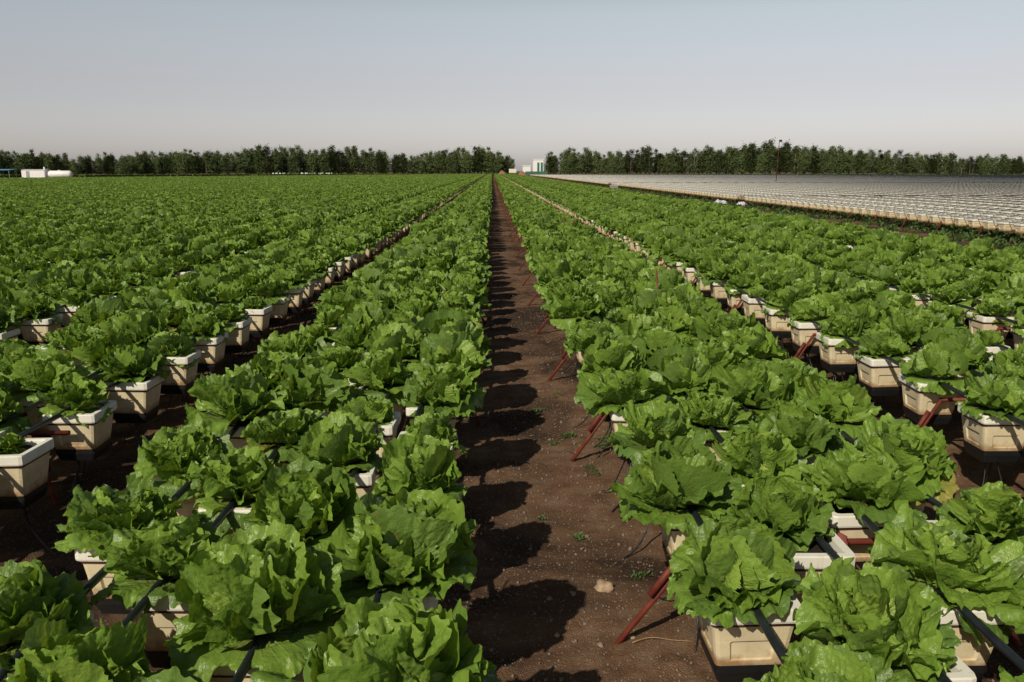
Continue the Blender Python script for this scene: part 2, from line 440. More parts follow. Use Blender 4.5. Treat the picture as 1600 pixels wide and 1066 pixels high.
N_HI, N_MID, N_LO = 14, 8, 5
lettuce_hi = [lettuce_mesh('lettuce', 100+i, 110, 26, random.choice((4,5,6)), random.choice((6,7,8)), random.choice((5,6,7)), M['lettuce'], i % 2 == 0) for i in range(N_HI)]
lettuce_mid = [lettuce_mesh('lettuce', 300+i, 40, 12, 6, 6, 5, M['lettuce']) for i in range(N_MID)]
lettuce_lo = [lettuce_mesh('lettuce_plant', 500+i, 13, 6, 7, 6, 4, M['lettuce_far']) for i in range(N_LO)]

# bed layout: x of the column beside the aisle (or nearest the camera), direction the columns count, first y
RIM = 0.45; PITCH = 0.60; CS = 0.272; POT = 0.25
BEDS = []      # (name for labels, x of first column, sign, y0, side)
right_first = [0.69, 2.41, 3.94, 5.52]
left_first = [-0.285, -2.00, -3.55]
for i in range(3, 95): left_first.append(-3.55 - 1.53*(i-2))
for i, x in enumerate(right_first): BEDS.append(('%s right bed' % ordinal(i+1), x, 1, [2.08, 1.99, 2.2, 1.9][i]))
for i, x in enumerate(left_first): BEDS.append(('%s left bed' % ordinal(i+1), x, -1, [1.58, 3.92-2.4, 1.7][i] if i < 3 else random.uniform(1, 1.6)))
COLN = ['inner', 'second', 'third', 'outer']
Y_END_C, GAP = 268.0, (150.0, 156.0)
def y_end(x): return max(60, 268.0 + x * 2.2) if x < 0 else 262.0

spots = []
for bi, (bn, x0, sg, y0) in enumerate(BEDS):
    for c in range(4):
        x = x0 + sg*c*(0.29 if bi == 4 else CS)
        ys = y0 - (PITCH/2 if c % 2 else 0)
        k = math.ceil((0.3 - ys)/PITCH)
        y = ys + k*PITCH; n = 0
        ye = y_end(x)
        while y < ye:
            if not (GAP[0] < y < GAP[1]) and in_view(x, y, 0.6, 620):
                dist = math.dist((x, y, 0.5), (0, 0, CAM_H))
                spots.append((dist, bi, c, x, y, in_view(x, y, 0.6, 130 if y < 6 else 60)))
            y += PITCH
spots.sort()
near = [q[:5] for q in spots if q[5]][:300]; _n = {q[1:] for q in near}; far = [q[:5] for q in spots if q[1:5] not in _n]

# ------------------------------------------------------------------ foam pots
def ring(w, z, push=0.0, rc=0.10):
    h = w/2; pts = []
    sides = [-0.86, -0.60, -0.54, 0.54, 0.60, 0.86]
    for k in range(4):
        a = k*math.pi/2; ca, sa = math.cos(a), math.sin(a)
        for s in sides:
            d_ = h - (push if abs(s) < 0.57 else 0)
            px, py = d_, s*h
            pts.append((px*ca - py*sa, px*sa + py*ca, z))
        px, py = h*0.965, h*0.965
        pts.append((px*ca - py*sa, px*sa + py*ca, z))
    return pts
def pot_mesh():
    W = POT
    prof = [(W*0.715,-0.200,0),(W*0.735,-0.193,0),(W*0.76,-0.165,0),(W*0.765,-0.162,0.006),(W*0.83,-0.106,0.007),(W*0.832,-0.102,0),
            (W*0.84,-0.096,0),(W*0.895,-0.047,0),(W*0.93,-0.044,0),(W*0.985,-0.042,0),(W*1.0,-0.036,0),(W*1.0,-0.005,0),(W*0.985,0.0,0),
            (W*0.82,0.0,0),(W*0.80,-0.006,0),(W*0.77,-0.055,0),(W*0.72,-0.12,0)]
    v, f = [], []
    n = 28
    for w, z, p in prof: v += ring(w, z, p)
    for i in range(len(prof)-1):
        for j in range(n):
            a, b = i*n+j, i*n+(j+1) % n
            f.append((a, b, b+n, a+n))
    f.append(tuple(range(n))[::-1]); f.append(tuple((len(prof)-1)*n + j for j in range(n)))
    return v, f
pv, pf = pot_mesh()
def build_pot():
    root = empty('grow_pot')
    b = mesh_obj('pot_body', pv, pf, M['pot'], root)
    n = 9; w = POT*0.775; sv = []
    for j in range(n):
        for i in range(n):
            sv.append(((i/(n-1)-.5)*w, (j/(n-1)-.5)*w, -0.026 + 0.010*noise.noise((i*.8, j*.8, 1.2))))
    mesh_obj('potting_mix', sv, [(j*n+i, j*n+i+1, (j+1)*n+i+1, (j+1)*n+i) for j in range(n-1) for i in range(n-1)], M['soil_mix'], root, smooth=True)
    t = MB(); W = POT
    tv = ring(W*0.60, -0.243) + ring(W*0.66, -0.240) + ring(W*0.755, -0.203) + ring(W*0.765, -0.180) + ring(W*0.728, -0.1945); nn = 28
    tf = [(i*nn+j, i*nn+(j+1) % nn, (i+1)*nn+(j+1) % nn, (i+1)*nn+j) for i in range(4) for j in range(nn)] + [tuple(range(nn))[::-1]]
    mesh_obj('drip_tray', tv, tf, M['tray'], root)
    w = POT*0.905/2; z = -0.0505
    wb = MB(); c = 0.93
    loop = [(w*c,-w,z),(w,-w*c,z),(w,w*c,z),(w*c,w,z),(-w*c,w,z),(-w,w*c,z),(-w,-w*c,z),(-w*c,-w,z),(w*c,-w,z)]
    wb.tube(loop, 0.0032, 6)
    wb.build('wire_hoop', M['wire'], root, smooth=True)
    return root
proto_pot = build_pot()
def tube_mesh(seed):
    rg = random.Random(seed); m = MB()
    a = rg.uniform(0, 6.28); dx, dy = math.cos(a), math.sin(a); L = rg.uniform(.06, .24)
    pts = []
    for i in range(9):
        t = i/8
        pts.append((dx*(0.03 + L*t**1.6)+0.012*math.sin(t*5+a), dy*(0.03 + L*t**1.6), -0.243 - (RIM-0.243)*math.sin(t*math.pi/2)**(1.0)))
    m.tube(pts, 0.0036, 5)
    return m.build('drain_tube', M['hose'], None, smooth=True, linked=False)
tubes = [tube_mesh(i) for i in range(10)]

col_count = {}
# how some of the nearest plants differ from the rest: shift in x, in y, size
NEAR_SHAPE = {(4,0,158): (.06,-.02,1.10), (0,1,238): (-.05,.09,.80), (0,0,208): (-.03,0,.94), (0,1,178): (-.07,0,.84), (0,2,208): (0,.03,.93), (0,0,268): (-.06,.0,.98), (4,1,188): (0,0,.98), (0,3,238): (.04,0,.95), (0,0,148): (-.02,0,.85)}
used_pot = False; hi_i = 0
jit = {}
for dist, bi, c, x, y in sorted(near, key=lambda s: s[4]):
    bn = BEDS[bi][0]
    vis = in_view(x, y, 0.6, 25)
    key = (bi, c)
    rg = random.Random(hash((bi, c, round(y*100))) & 0xffff)
    jx, jy, jr = rg.uniform(-.010, .010), rg.uniform(-.012, .012), rg.uniform(-.05, .05)
    jit[(bi, c, round(y, 3))] = (jx, jy, jr)
    if vis: col_count[key] = col_count.get(key, 0) + 1
    n = col_count.get(key, 0)
    pos = '%s from the front in the %s column of the %s' % (ordinal(max(1, n)), COLN[c], bn) if vis else None
    # pot
    if not used_pot: p = proto_pot; used_pot = True
    else: p = copy_tree(proto_pot)
    p.location = (x+jx, y+jy, RIM); p.rotation_euler = (rg.uniform(-.02,.02), rg.uniform(-.02,.02), jr)
    lab_pos = pos if pos else 'at the near edge of the picture in the %s' % bn
    tag(p, 'foam pot, ' + lab_pos, 'grow pot', 'white foam pots holding the lettuces')
    if y < 13 and c == 0:
        for q in range(rg.choice((3, 4, 4))):
            tb = rg.choice(tubes).copy(); link(tb); tb.parent = p
            tb.rotation_euler = (0, 0, rg.uniform(0, 6.28))
    # lettuce
    if dist < 60:
        src = lettuce_hi[hi_i % N_HI]; hi_i += 1
    else: src = lettuce_mid[rg.randrange(N_MID)]
    l = src.copy(); link(l); l.name = 'lettuce'
    ox, oy, os_ = NEAR_SHAPE.get((bi, c, int(round(y*100))), ((-BEDS[bi][2]*.035 if c == 0 and bi in (0, 4) else (BEDS[bi][2]*.03 if c == 3 else 0.02*BEDS[bi][2])), 0, (0.88 if y < 3.6 else 0.98)*(1.07 if c in (0, 3) and bi in (0, 4) else (0.90 if c == 0 else 1.0))))
    sc_ = os_ * (rg.uniform(0.98, 1.20) if rg.random() > .06 or dist < 3.5 else rg.uniform(.55,.75)) * (1.03 if bi in (0, 4) else 0.98)
    l.scale = (sc_*rg.uniform(.95,1.05), sc_*rg.uniform(.95,1.05), sc_*rg.uniform(.88,1.05))
    l.location = (x+jx+ox+rg.uniform(-.01,.01), y+jy+oy+rg.uniform(-.01,.01), RIM-0.032)
    l.rotation_euler = (rg.uniform(-.14,.14), rg.uniform(-.14,.14), rg.uniform(0, 6.28))
    tag(l, 'green lettuce, ' + lab_pos, 'lettuce', 'lettuces growing in white pots')

# ---- everything beyond the nearest 300: masses that use instances
def scatter(name, pts, rots, scls, idx, protos, label, cat_hint=None):
    src = bpy.data.collections.new(name + '_kinds')
    for i, o in enumerate(protos):
        src.objects.link(o); o.name = '%s_kind.%03d' % (name, i)
    me = bpy.data.meshes.new(name); me.vertices.add(len(pts))
    me.vertices.foreach_set('co', np.asarray(pts, dtype=np.float32).ravel())
    a = me.attributes.new('rot', 'FLOAT_VECTOR', 'POINT'); a.data.foreach_set('vector', np.asarray(rots, dtype=np.float32).ravel())
    a = me.attributes.new('scl', 'FLOAT_VECTOR', 'POINT'); a.data.foreach_set('vector', np.asarray(scls, dtype=np.float32).ravel())
    a = me.attributes.new('idx', 'INT', 'POINT'); a.data.foreach_set('value', np.asarray(idx, dtype=np.int32))
    o = bpy.data.objects.new(name, me); link(o)
    ng = bpy.data.node_groups.new(name, 'GeometryNodeTree')
    ng.interface.new_socket('Geometry', in_out='INPUT', socket_type='NodeSocketGeometry')
    ng.interface.new_socket('Geometry', in_out='OUTPUT', socket_type='NodeSocketGeometry')
    gi, go = ng.nodes.new('NodeGroupInput'), ng.nodes.new('NodeGroupOutput')
    ip = ng.nodes.new('GeometryNodeInstanceOnPoints'); ci = ng.nodes.new('GeometryNodeCollectionInfo')
    ci.inputs['Collection'].default_value = src; ci.inputs['Separate Children'].default_value = True; ci.inputs['Reset Children'].default_value = True
    def na(n, t):
        x = ng.nodes.new('GeometryNodeInputNamedAttribute'); x.data_type = t; x.inputs['Name'].default_value = n
        return [s for s in x.outputs if s.enabled and s.name == 'Attribute'][0]
    L = ng.links.new
    L(gi.outputs[0], ip.inputs['Points']); L(ci.outputs[0], ip.inputs['Instance']); ip.inputs['Pick Instance'].default_value = True
    L(na('idx', 'INT'), ip.inputs['Instance Index']); L(na('rot', 'FLOAT_VECTOR'), ip.inputs['Rotation']); L(na('scl', 'FLOAT_VECTOR'), ip.inputs['Scale'])
    L(ip.outputs[0], go.inputs[0])
    md = o.modifiers.new('scatter', 'NODES'); md.node_group = ng
    tag(o, label, None, None, 'stuff')
    return o

rs = np.random.RandomState(5)
fa = np.array([(s[3], s[4]) for s in far]); n = len(fa)
d_far = np.array([s[0] for s in far])
pts = np.column_stack([fa[:,0]+rs.uniform(-.02,.02,n), fa[:,1]+rs.uniform(-.02,.02,n), np.full(n, RIM-0.032)])
rots = np.column_stack([rs.uniform(-.15,.15,n), rs.uniform(-.15,.15,n), rs.uniform(0,6.283,n)])
s0 = rs.uniform(.96,1.22,n)*np.where(np.isin([q[2] for q in far], (0, 3)) & np.isin([q[1] for q in far], (0, 4)), 1.05, 1.0)*np.where(np.array([q[2] == 0 and q[1] not in (0, 4) for q in far]), .92, 1.0); s0 = np.where(rs.rand(n) < .05, s0*.62, s0); scls = np.column_stack([s0, s0, s0*rs.uniform(.9,1.15,n)])
# nearer part of the mass uses the finer plants
hi_protos = [o.copy() for o in lettuce_hi[:8]]
idx = np.where(d_far < 30, rs.randint(0, 8, n), np.where(d_far < 75, 8 + rs.randint(0, N_MID, n), 8 + N_MID + rs.randint(0, N_LO, n)))
scatter('lettuce_field', pts, rots, scls, idx, hi_protos + lettuce_mid + lettuce_lo, 'dense green mass of lettuces filling the beds back to the tree line')
# their pots: visible only nearer the camera and along bed edges
def far_pot(): 
    o = mesh_obj('pot', pv, pf, M['pot'], linked=False); return o
def far_tray():
    pass
pp = [(s[3], s[4], RIM) for s in far if s[0] < 70 or s[2] == 0]
n2 = len(pp)
scatter('planted_pot_rows', pp, np.column_stack([np.zeros(n2), np.zeros(n2), rs.uniform(-.05,.05,n2)]), np.ones((n2,3)), np.zeros(n2, int), [far_pot()], 'rows of cream foam pots under the farther lettuces')

# ------------------------------------------------------------------ empty pots on the bare block at the right
EX0, E_N = 11.45, 150
E_GAPS = ((37.6, 38.9), (80.5, 83.5), (148, 151))
es = []
for bnum in range(E_N):
    for c in range(4):
        x = EX0 + bnum*1.53 + c*CS
        ys = 10 + (PITCH/2 if c % 2 else 0) + (bnum*0.17) % 0.3
        ye = 255 - (x-12)*0.22
        for y in np.arange(ys, ye, PITCH):
            if any(a < y < b for a, b in E_GAPS): continue
            p = project(x, y, RIM)
            if p and p[0] < 2000:
                es.append((math.hypot(x, y), bnum, c, x, float(y)))
es.sort()
e_near = [q for q in es if project(q[3], q[4], RIM)[0] < 1620][:300]; _n = set(e_near); e_far = [q for q in es if q not in _n]
ecount = {}
e_root = None
for dist, bnum, c, x, y in sorted(e_near, key=lambda s: s[4]):
    if e_root is None:
        e_root = empty('empty_pot'); e_pot = mesh_obj('pot_body', pv, pf, M['pot'], e_root)
        w = POT*0.775/2
        mesh_obj('potting_mix', [(-w,-w,-.03),(w,-w,-.03),(w,w,-.022),(-w,w,-.028)], [(0,1,2,3)], M['soil_mix'], e_root)
        p = e_root
    else: p = copy_tree(e_root)
    k = (bnum, c); ecount[k] = ecount.get(k, 0)+1
    p.location = (x, y, RIM); p.rotation_euler = (0, 0, random.uniform(-.08, .08))
    tag(p, 'bare pot, %s from the near end, %s of the unplanted block' % (ordinal(ecount[k]), ('edge row' if k == (0, 0) else '%s row' % ordinal(bnum*4+c+1))), 'empty pot', 'unplanted white foam pots')
n3 = len(e_far)
ea = np.array([(s[3], s[4], RIM) for s in e_far])
def low_pot():
    W = POT; n = 4; rows = [(W*.68,-.2),(W*.88,-.045),(W,-.04),(W,0),(W*.8,0),(W*.78,-.03)]
    v = []
    for w, z in rows: v += [(-w/2,-w/2,z),(w/2,-w/2,z),(w/2,w/2,z),(-w/2,w/2,z)]
    f = [(i*4+j, i*4+(j+1)%4, (i+1)*4+(j+1)%4, (i+1)*4+j) for i in range(5) for j in range(4)]
    o = mesh_obj('pot', v, f + [(20,21,22,23)], M['pot'], linked=False)
    o.data.materials.append(M['soil_mix']); o.data.polygons[-1].material_index = 1
    return o
scatter('empty_pot_rows', ea + rs.uniform(-.015,.015,ea.shape)*[1,1,0], np.column_stack([np.zeros(n3), np.zeros(n3), rs.uniform(-.08,.08,n3)]), np.ones((n3,3)), np.zeros(n3, int), [low_pot()], 'long rows of bare white foam pots stretching back to the trees')

# ------------------------------------------------------------------ drip hoses
def hose_pts(x, y0, y1, seed, zoff=0.006):
    rg = random.Random(seed); pts = []; y = y0; a = rg.uniform(0, 6)
    while y < y1:
        st = 0.15 if y < 8 else (0.6 if y < 30 else 12)
        pts.append((x + 0.022*math.sin(y*1.1+a)+0.012*math.sin(y*2.7+a*2), y, RIM + zoff + 0.004*math.sin(y*10.47+a)))
        y += st
    pts.append((x, y1, RIM+zoff)); return pts
for bi, (bn, x0, sg, y0) in enumerate(BEDS[:7]):
    for c in range(4):
        x = x0 + sg*c*(0.29 if bi == 4 else CS) + 0.035*(1 if c % 2 else -1)
        m = MB(); m.tube(hose_pts(x, 0.6, y_end(x)-1, bi*7+c), 0.012, 8)
        tag(m.build('drip_hose', M['hose'], smooth=True), 'black drip hose over the %s column of pots in the %s' % (COLN[c], bn), 'hose', 'black drip hoses along the beds')
m = MB()
for bnum in range(E_N):
    for c in range(4):
        x = EX0 + bnum*1.53 + c*CS
        ys = max(8, (x*1297/870)-8) if x > 12 else 8
        ye = 253 - (x-12)*0.22
        if ys >= ye: continue
        m.tube([(x+random.uniform(-.03,.03), y, RIM-0.001) for y in np.linspace(ys, ye, 14)], 0.010, 6)
tag(m.build('drip_hose_rows', M['hose']), 'black drip hoses lying over the unplanted pots', None, None, 'stuff')

# ------------------------------------------------------------------ red racks that carry the pots
def build_rack(name_label, x0, sg, y0, y1, n_leg, first_leg, gap=None):
    root = empty('pot_rack', (x0, first_leg, 0))
    tag(root, name_label, 'rack', 'red painted racks carrying the pots')
    def loc(v): return [(p[0]-x0, p[1]-first_leg, p[2]) for p in v]
    xe0 = -sg*0.135; xe1 = sg*(3*CS+0.135)          # bed edges, local
    for k in range(1, 4):                           # long wires between the columns
        xx = sg*(k*CS - CS/2) if 0 < k < 4 else (xe0*.86 if k == 0 else sg*(3*CS) + sg*.116)
        m = MB(); m.tube([(xx, y0-first_leg, RIM-.052), (xx, y1-first_leg, RIM-.052)], 0.0038, 6)
        m.build('rail', M['wire'], root, smooth=True)
    def leg_pair(m, yy, side):
        xe = xe0 if side == 0 else xe1; o = -sg if side == 0 else sg
        if x0 < -1: xe = xe + o*(-0.16)
        spread = 0.17 if x0 > 0 else (0.09 if x0 > -1 else -0.05)
        if x0 > 1.5: spread = 0.13
        rgl = random.Random(int(yy*10)+side); dy = rgl.uniform(-.03, .03)
        m.tube([(xe+o*spread, yy+dy, -0.05), (xe-o*0.13, yy, RIM-0.075)], 0.0105, 8)
        t0, t1 = 0.52, 0.80
        q = lambda t: (xe+o*(spread-(spread+0.13)*t)+o*0.022, yy+dy*(1-t)-0.012, -0.05+(RIM)*t)
        m.tube([q(t0), q(t1)], 0.012, 8)
    rest = MB(); k = 0; y = first_leg
    cross = MB()
    while y < y1:
        yy = y - first_leg
        if k < n_leg:
            for side in (0, 1):
                m = MB(); leg_pair(m, yy, side); m.build('leg', M['rust'], root, smooth=True)
            m = MB(); m.tube([(xe0+0.12*sg, yy, RIM-.082), (xe1-0.12*sg, yy, RIM-.082)], 0.0115, 8)
            m.build('crossbar', M['rust'], root, smooth=True)
        elif k < 110:
            for side in (0, 1): leg_pair(rest, yy, side)
            rest.tube([(xe0+0.12*sg, yy, RIM-.082), (xe1-0.12*sg, yy, RIM-.082)], 0.0115, 5)
        y += PITCH*3; k += 1
    if rest.v:
        tag(rest.build('far_legs', M['rust'], root, smooth=True), kind='stuff')
    return root
for bi, (bn, x0, sg, y0) in enumerate(BEDS[:7]):
    build_rack('red pipe rack under the pots of the %s' % bn, x0, sg, 0.9, y_end(x0)-1, 32 if bi in (0, 4) else 14, y0 + 0.45 - (0 if bi != 4 else 0.6))
build_rack('red pipe rack along the near edge of the unplanted white pots', EX0, 1, 12, 240, 30, 10.15 + 1.8*3)

# ------------------------------------------------------------------ trees
def tree_variant(seed, H, Wd, bare, mat):
    rg = random.Random(seed)
    root = empty('windbreak_tree')
    m = MB(); lean = rg.uniform(-.25, .25)
    top = (lean, rg.uniform(-.2,.2), H*0.8)
    m.tube([(0,0,-.1), (lean*.3, 0, H*.3), top], H*0.016+0.03, 6, 0.03)
    stems = []
    for i in range(rg.randint(3, 5)):
        a = rg.uniform(0, 6.28); rr = 0 if i == 0 else Wd*rg.uniform(.25,.55)
        stems.append((rr*math.cos(a), rr*math.sin(a), H*(rg.uniform(.93,1.0) if i == 0 else rg.uniform(.62,.93)), Wd*rg.uniform(.42,.62)))
    for sx, sy, sh, sr in stems:
        m.tube([(0,0,H*bare*.8), (sx*.7, sy*.7, sh*.4), (sx+lean*.5, sy, sh*.9)], .055, 5, .012)
        for _ in range(7):
            z0 = rg.uniform(.25,.8)*sh; a = rg.uniform(0, 6.28)
            m.tube([(sx*.8, sy*.8, z0), (sx+sr*.7*math.cos(a), sy+sr*.7*math.sin(a), z0+sr*.7)], .02, 4, .006)
    m.build('trunk', M['bark'], root, smooth=True)
    V, F, A = [], [], []
    for sx, sy, sh, sr in stems:
        z0 = H*bare
        for _ in range(46):
            t = rg.random()**.85; cz = z0 + (sh-z0)*t
            prof = sr*(math.sin(math.pi*min(1, .22+t*.70))**.7)*(1-.55*t**3)
            a = rg.uniform(0, 6.28); q0 = prof*math.sqrt(rg.random())
            cx, cy = sx+lean*t+q0*math.cos(a), sy+q0*math.sin(a); q = rg.random(); cr = rg.uniform(.12,.30)
            for _ in range(22):
                P = Vector((cx+rg.gauss(0,cr), cy+rg.gauss(0,cr), cz+rg.gauss(0,cr*1.3)))
                sz = rg.uniform(.05,.12)
                a_ = Vector((rg.gauss(0,1), rg.gauss(0,1), rg.gauss(0,1))).normalized(); b_ = a_.orthogonal().normalized()
                n = len(V); a_ = a_*sz*1.5; b_ = b_*sz*.8
                V += [P-a_, P+b_, P+a_, P-b_]; F.append((n,n+1,n+2,n+3))
                A += [(0, min(1, max(0, q*0.7+rg.random()*.3)), 0, 1)]*4
    mesh_obj('crown', V, F, mat, root, attr=A)
    return root
specs = [(1, 8, 1.9, .14, 'crown_dark'), (2, 8, 2.2, .12, 'crown_dark'), (3, 8, 1.7, .15, 'crown_mid'), (4, 8, 2.4, .15, 'crown_dark'),
         (5, 8, 1.9, .17, 'crown_mid'), (6, 8, 2.2, .1, 'crown_dark'), (7, 8, 1.6, .12, 'crown_dark')]
protos_t = [tree_variant(s, h, w, b, M[c]) for s, h, w, b, c in specs]
used = set()
def place_tree(x, y, H, label, group, wide=1.0):
    k = random.randrange(len(protos_t))
    if k in used: o = copy_tree(protos_t[k])
    else: o = protos_t[k]; used.add(k)
    s = H/8*random.uniform(.9, 1.1)
    o.location = (x, y, 0); o.rotation_euler = (0, 0, random.uniform(0, 6.28)); o.scale = (s*wide, s*wide, s)
    tag(o, label, 'tree', group)
def at_px(px, z):                               # x of the spot seen at column px of the photograph, z metres ahead
    a = (px-800)/F_PX*0.9796; ps = R(1.34)
    return z*(a*math.cos(ps)+math.sin(ps))/(math.cos(ps)-a*math.sin(ps))
def interp(x, tab):
    return float(np.interp(x, [t[0] for t in tab], [t[1] for t in tab]))
# top of the tree line in the photograph (pixels above the eye line) along x
left_h = [(-60,31),(0,30),(60,27),(100,24),(140,22),(180,26),(230,28),(280,28),(330,30),(380,34),(430,37),(480,36),(530,34),(575,35),(610,26),(640,24),(670,31),(720,33),(755,33),(775,30),(798,26)]
right_h = [(852,24),(880,29),(920,31),(960,26),(1000,36),(1030,30),(1080,31),(1130,36),(1180,40),(1230,41),(1280,36),(1330,31),(1380,28),(1430,27),(1500,25),(1560,22),(1660,21)]
for row in range(2):
    px = -190.0 + row*5
    while px < 797:
        z = 208 + (px/800)*85 + row*7 + random.uniform(-1.5, 1.5)
        hp = interp(px, left_h)*random.choice((1, .92, .85, 1.03)) * (1 if row == 0 else 1.0)
        place_tree(at_px(px, z), z, hp*z/F_PX + CAM_H, 'slender dark green tree in the %s row of the windbreak left of the gap' % ('front' if row == 0 else 'rear'), 'windbreak trees on the left', 1.5)
        px += random.uniform(10, 15)
    px = 856.0 + row*5
    while px < 1790:
        z = 290 - (px-850)/750*50 + row*7 + random.uniform(-1.5, 1.5)
        hp = interp(px, right_h)*random.choice((1, .92, .85, 1.03))
        place_tree(at_px(px, z), z, hp*z/F_PX + CAM_H, 'dark green tree on a bare trunk in the %s row of the right windbreak' % ('front' if row == 0 else 'rear'), 'windbreak trees on the right', 1.65)
        px += random.uniform(11, 16)
for k, o in enumerate(protos_t):
    if k not in used: bpy.data.objects.remove(o)

# ------------------------------------------------------------------ buildings and things far off
def px_x(px, z): return at_px(px, z)
def building_left():
    z = 179; x0, x1 = px_x(33, z), px_x(69, z)
    r = empty('site_cabin', ((x0+x1)/2, z, 0)); w = (x1-x0)/2
    tag(r, 'long white site cabin at the far left edge of the lettuce field', 'cabin')
    m = MB(); m.box(-w, w, 0, 2.6, 0, 1.72); m.build('wall', M['white'], r)
    m = MB(); m.v += [(-w-.1,-.1,1.725),(w+.1,-.1,1.725),(w+.1,2.7,1.725),(-w-.1,2.7,1.725),(-w-.1,1.3,1.86),(w+.1,1.3,1.86)]; m.f += [(0,1,5,4),(2,3,4,5),(1,2,5),(3,0,4),(0,3,2,1)]
    m.build('roof', M['white'], r)
    m = MB(); m.box(w*.82, w*.82+.22, .6, .9, 1.7, 2.35); m.build('vent_stack', M['white'], r)
    m = MB(); m.box(-w*.6, -w*.6+.7, -.03, 0, 0, 1.5); m.build('door', M['grey'], r)
    # water tank beside it
    x0, x1 = px_x(72, z), px_x(109, z); w = (x1-x0)/2
    r = empty('water_tank', ((x0+x1)/2, z, 0)); tag(r, 'white round-ended water tank lying beside the site cabin', 'tank')
    m = MB(); prof = [(-w,.25),(-w+.12,.55),(-w+.4,.74),(w-.4,.74),(w-.12,.55),(w,.25)]; k = 16
    for xx, rr in prof:
        for j in range(k):
            a = 2*math.pi*j/k; m.v.append((xx, .8+rr*math.cos(a), .86+rr*math.sin(a)))
    for i in range(len(prof)-1):
        for j in range(k): m.f.append((i*k+j, (i+1)*k+j, (i+1)*k+(j+1)%k, i*k+(j+1)%k))
    m.f.append(tuple(range(k))); m.f.append(tuple((len(prof)-1)*k+j for j in range(k))[::-1])
    m.build('tank_shell', M['white'], r, smooth=True)
    m = MB(); m.tube([(-.1,.8,1.58),(-.1,.8,1.72)], .28, 12); m.build('hatch', M['white'], r)
    for sx in (-w*.6, w*.6):
        m = MB(); m.box(sx-.12, sx+.12, .3, 1.3, 0, .3); m.build('saddle', M['grey'], r)
building_left()
def blue_shelter():
    z = 188; x1 = px_x(15, z); r = empty('shelter', (x1-3, z, 0)); tag(r, 'open shelter with a pale blue roof at the left edge of the picture', 'shelter')
    m = MB(); m.v += [(-3,-.2,1.75),(3,-.2,1.75),(3,3,1.95),(-3,3,1.95),(-3,-.2,1.68),(3,-.2,1.68),(3,3,1.88),(-3,3,1.88)]
    m.f += [(0,1,2,3),(7,6,5,4),(0,4,5,1),(1,5,6,2),(2,6,7,3),(3,7,4,0)]; m.build('roof', M['blue'], r)
    for sx in (-2.8, 0, 2.8):
        for yy in (0, 2.8):
            m = MB(); m.tube([(sx,yy,0),(sx,yy,1.70)], .05, 6); m.build('post', M['grey'], r)
blue_shelter()
def villa(px0, px1, ytop, z, label, glass=True):
    x0, x1 = px_x(px0, z), px_x(px1, z); H = CAM_H + (CY-ytop)/F_PX*z; w = (x1-x0)/2
    r = empty('white_building', ((x0+x1)/2, z, 0)); tag(r, label, 'building')
    m = MB(); m.box(-w, w, 0, 9, 0, H); m.build('wall', M['white'], r)
    m = MB(); m.box(-w-.25, w+.25, -.25, 9.25, H+.003, H+.45); m.build('parapet', M['white'], r)
    n = 3
    for i in range(n):
        if glass is None or (glass and i == 0): continue
        a = -w + 2*w*(i+.20)/n; b = -w + 2*w*(i+.84)/n
        m = MB(); m.box(a, b, -.06, -.004, H*.12 if glass else H*.4, H*.80); m.build('window', M['glass'], r)
    return r
villa(833, 849, 250.5, 520, 'white flat-roofed building with green glass in the gap between the tree rows')
villa(817, 829, 260, 560, 'low pale building just left of the green-glazed white building', None)
villa(425, 446, 265.2, 330, 'small white shed seen through the left trees, nearer the picture edge', False)
villa(468, 520, 264.6, 335, 'long white shed seen through the trunks of the left windbreak', False)
def mound(px, z, w, h, label):
    V, F = [], []; n = 18
    for j in range(n):
        for i in range(n):
            x, y = (i/(n-1)*2-1), (j/(n-1)*2-1); d2 = min(1, math.hypot(x, y))
            V.append((x*w, y*w, h*(math.cos(d2*math.pi)*.5+.5)*(1+.35*noise.noise((x*2.5+px, y*2.5, 1)))-.02))
    F = [(j*n+i, j*n+i+1, (j+1)*n+i+1, (j+1)*n+i) for j in range(n-1) for i in range(n-1)]
    o = mesh_obj('earth_mound', V, F, M['mound'], smooth=True); o.location = (px_x(px, z), z, 0); tag(o, label, 'mound', kind='structure')
mound(785, 262, 2.2, 1.6, 'reddish heap of earth left of the cream sign board')
mound(816, 272, 2.0, 1.6, 'reddish heap of earth right of the cream sign board')
z = 266; r = empty('sign_board', (px_x(801, z), z, 0)); tag(r, 'cream sign board on two posts at the end of the aisle', 'sign')
m = MB(); m.box(-1.15, 1.15, 0, .06, .95, 2.15); m.build('panel', M['cream'], r)
for s in (-.9, .9):
    m = MB(); m.tube([(s, .1, 0), (s, .1, 2.1)], .04, 6); m.build('post', M['grey'], r)
r = empty('mesh_fence', (px_x(838, 275), 275, 0)); tag(r, 'low green netting fence below the white building', 'fence')
m = MB(); m.box(-3.6, 3.6, 0, .03, .05, 1.35); m.build('netting', M['netting'], r)
for i in range(7):
    m = MB(); m.tube([(-3.6+i*1.2, .06, 0), (-3.6+i*1.2, .06, 1.5)], .035, 6); m.build('post', M['grey'], r)

# lamp post in the unplanted block
z = 81.9; r = empty('lamp_post', (px_x(1213.5, z), z, 0)); tag(r, 'tall thin rusty lamp post standing among the unplanted pots', 'lamp post')
m = MB(); m.tube([(0,0,0), (.02,0,2.2), (.10,0,4.35)], .036, 8, .026); m.build('pole', M['wire'], r, smooth=True)
m = MB(); m.tube([(.10,0,4.35),(.16,-.1,4.38)], .03, 6); m.box(.03,.27,-.26,-.08,4.30,4.50); m.build('lamp_head', M['tray'], r)

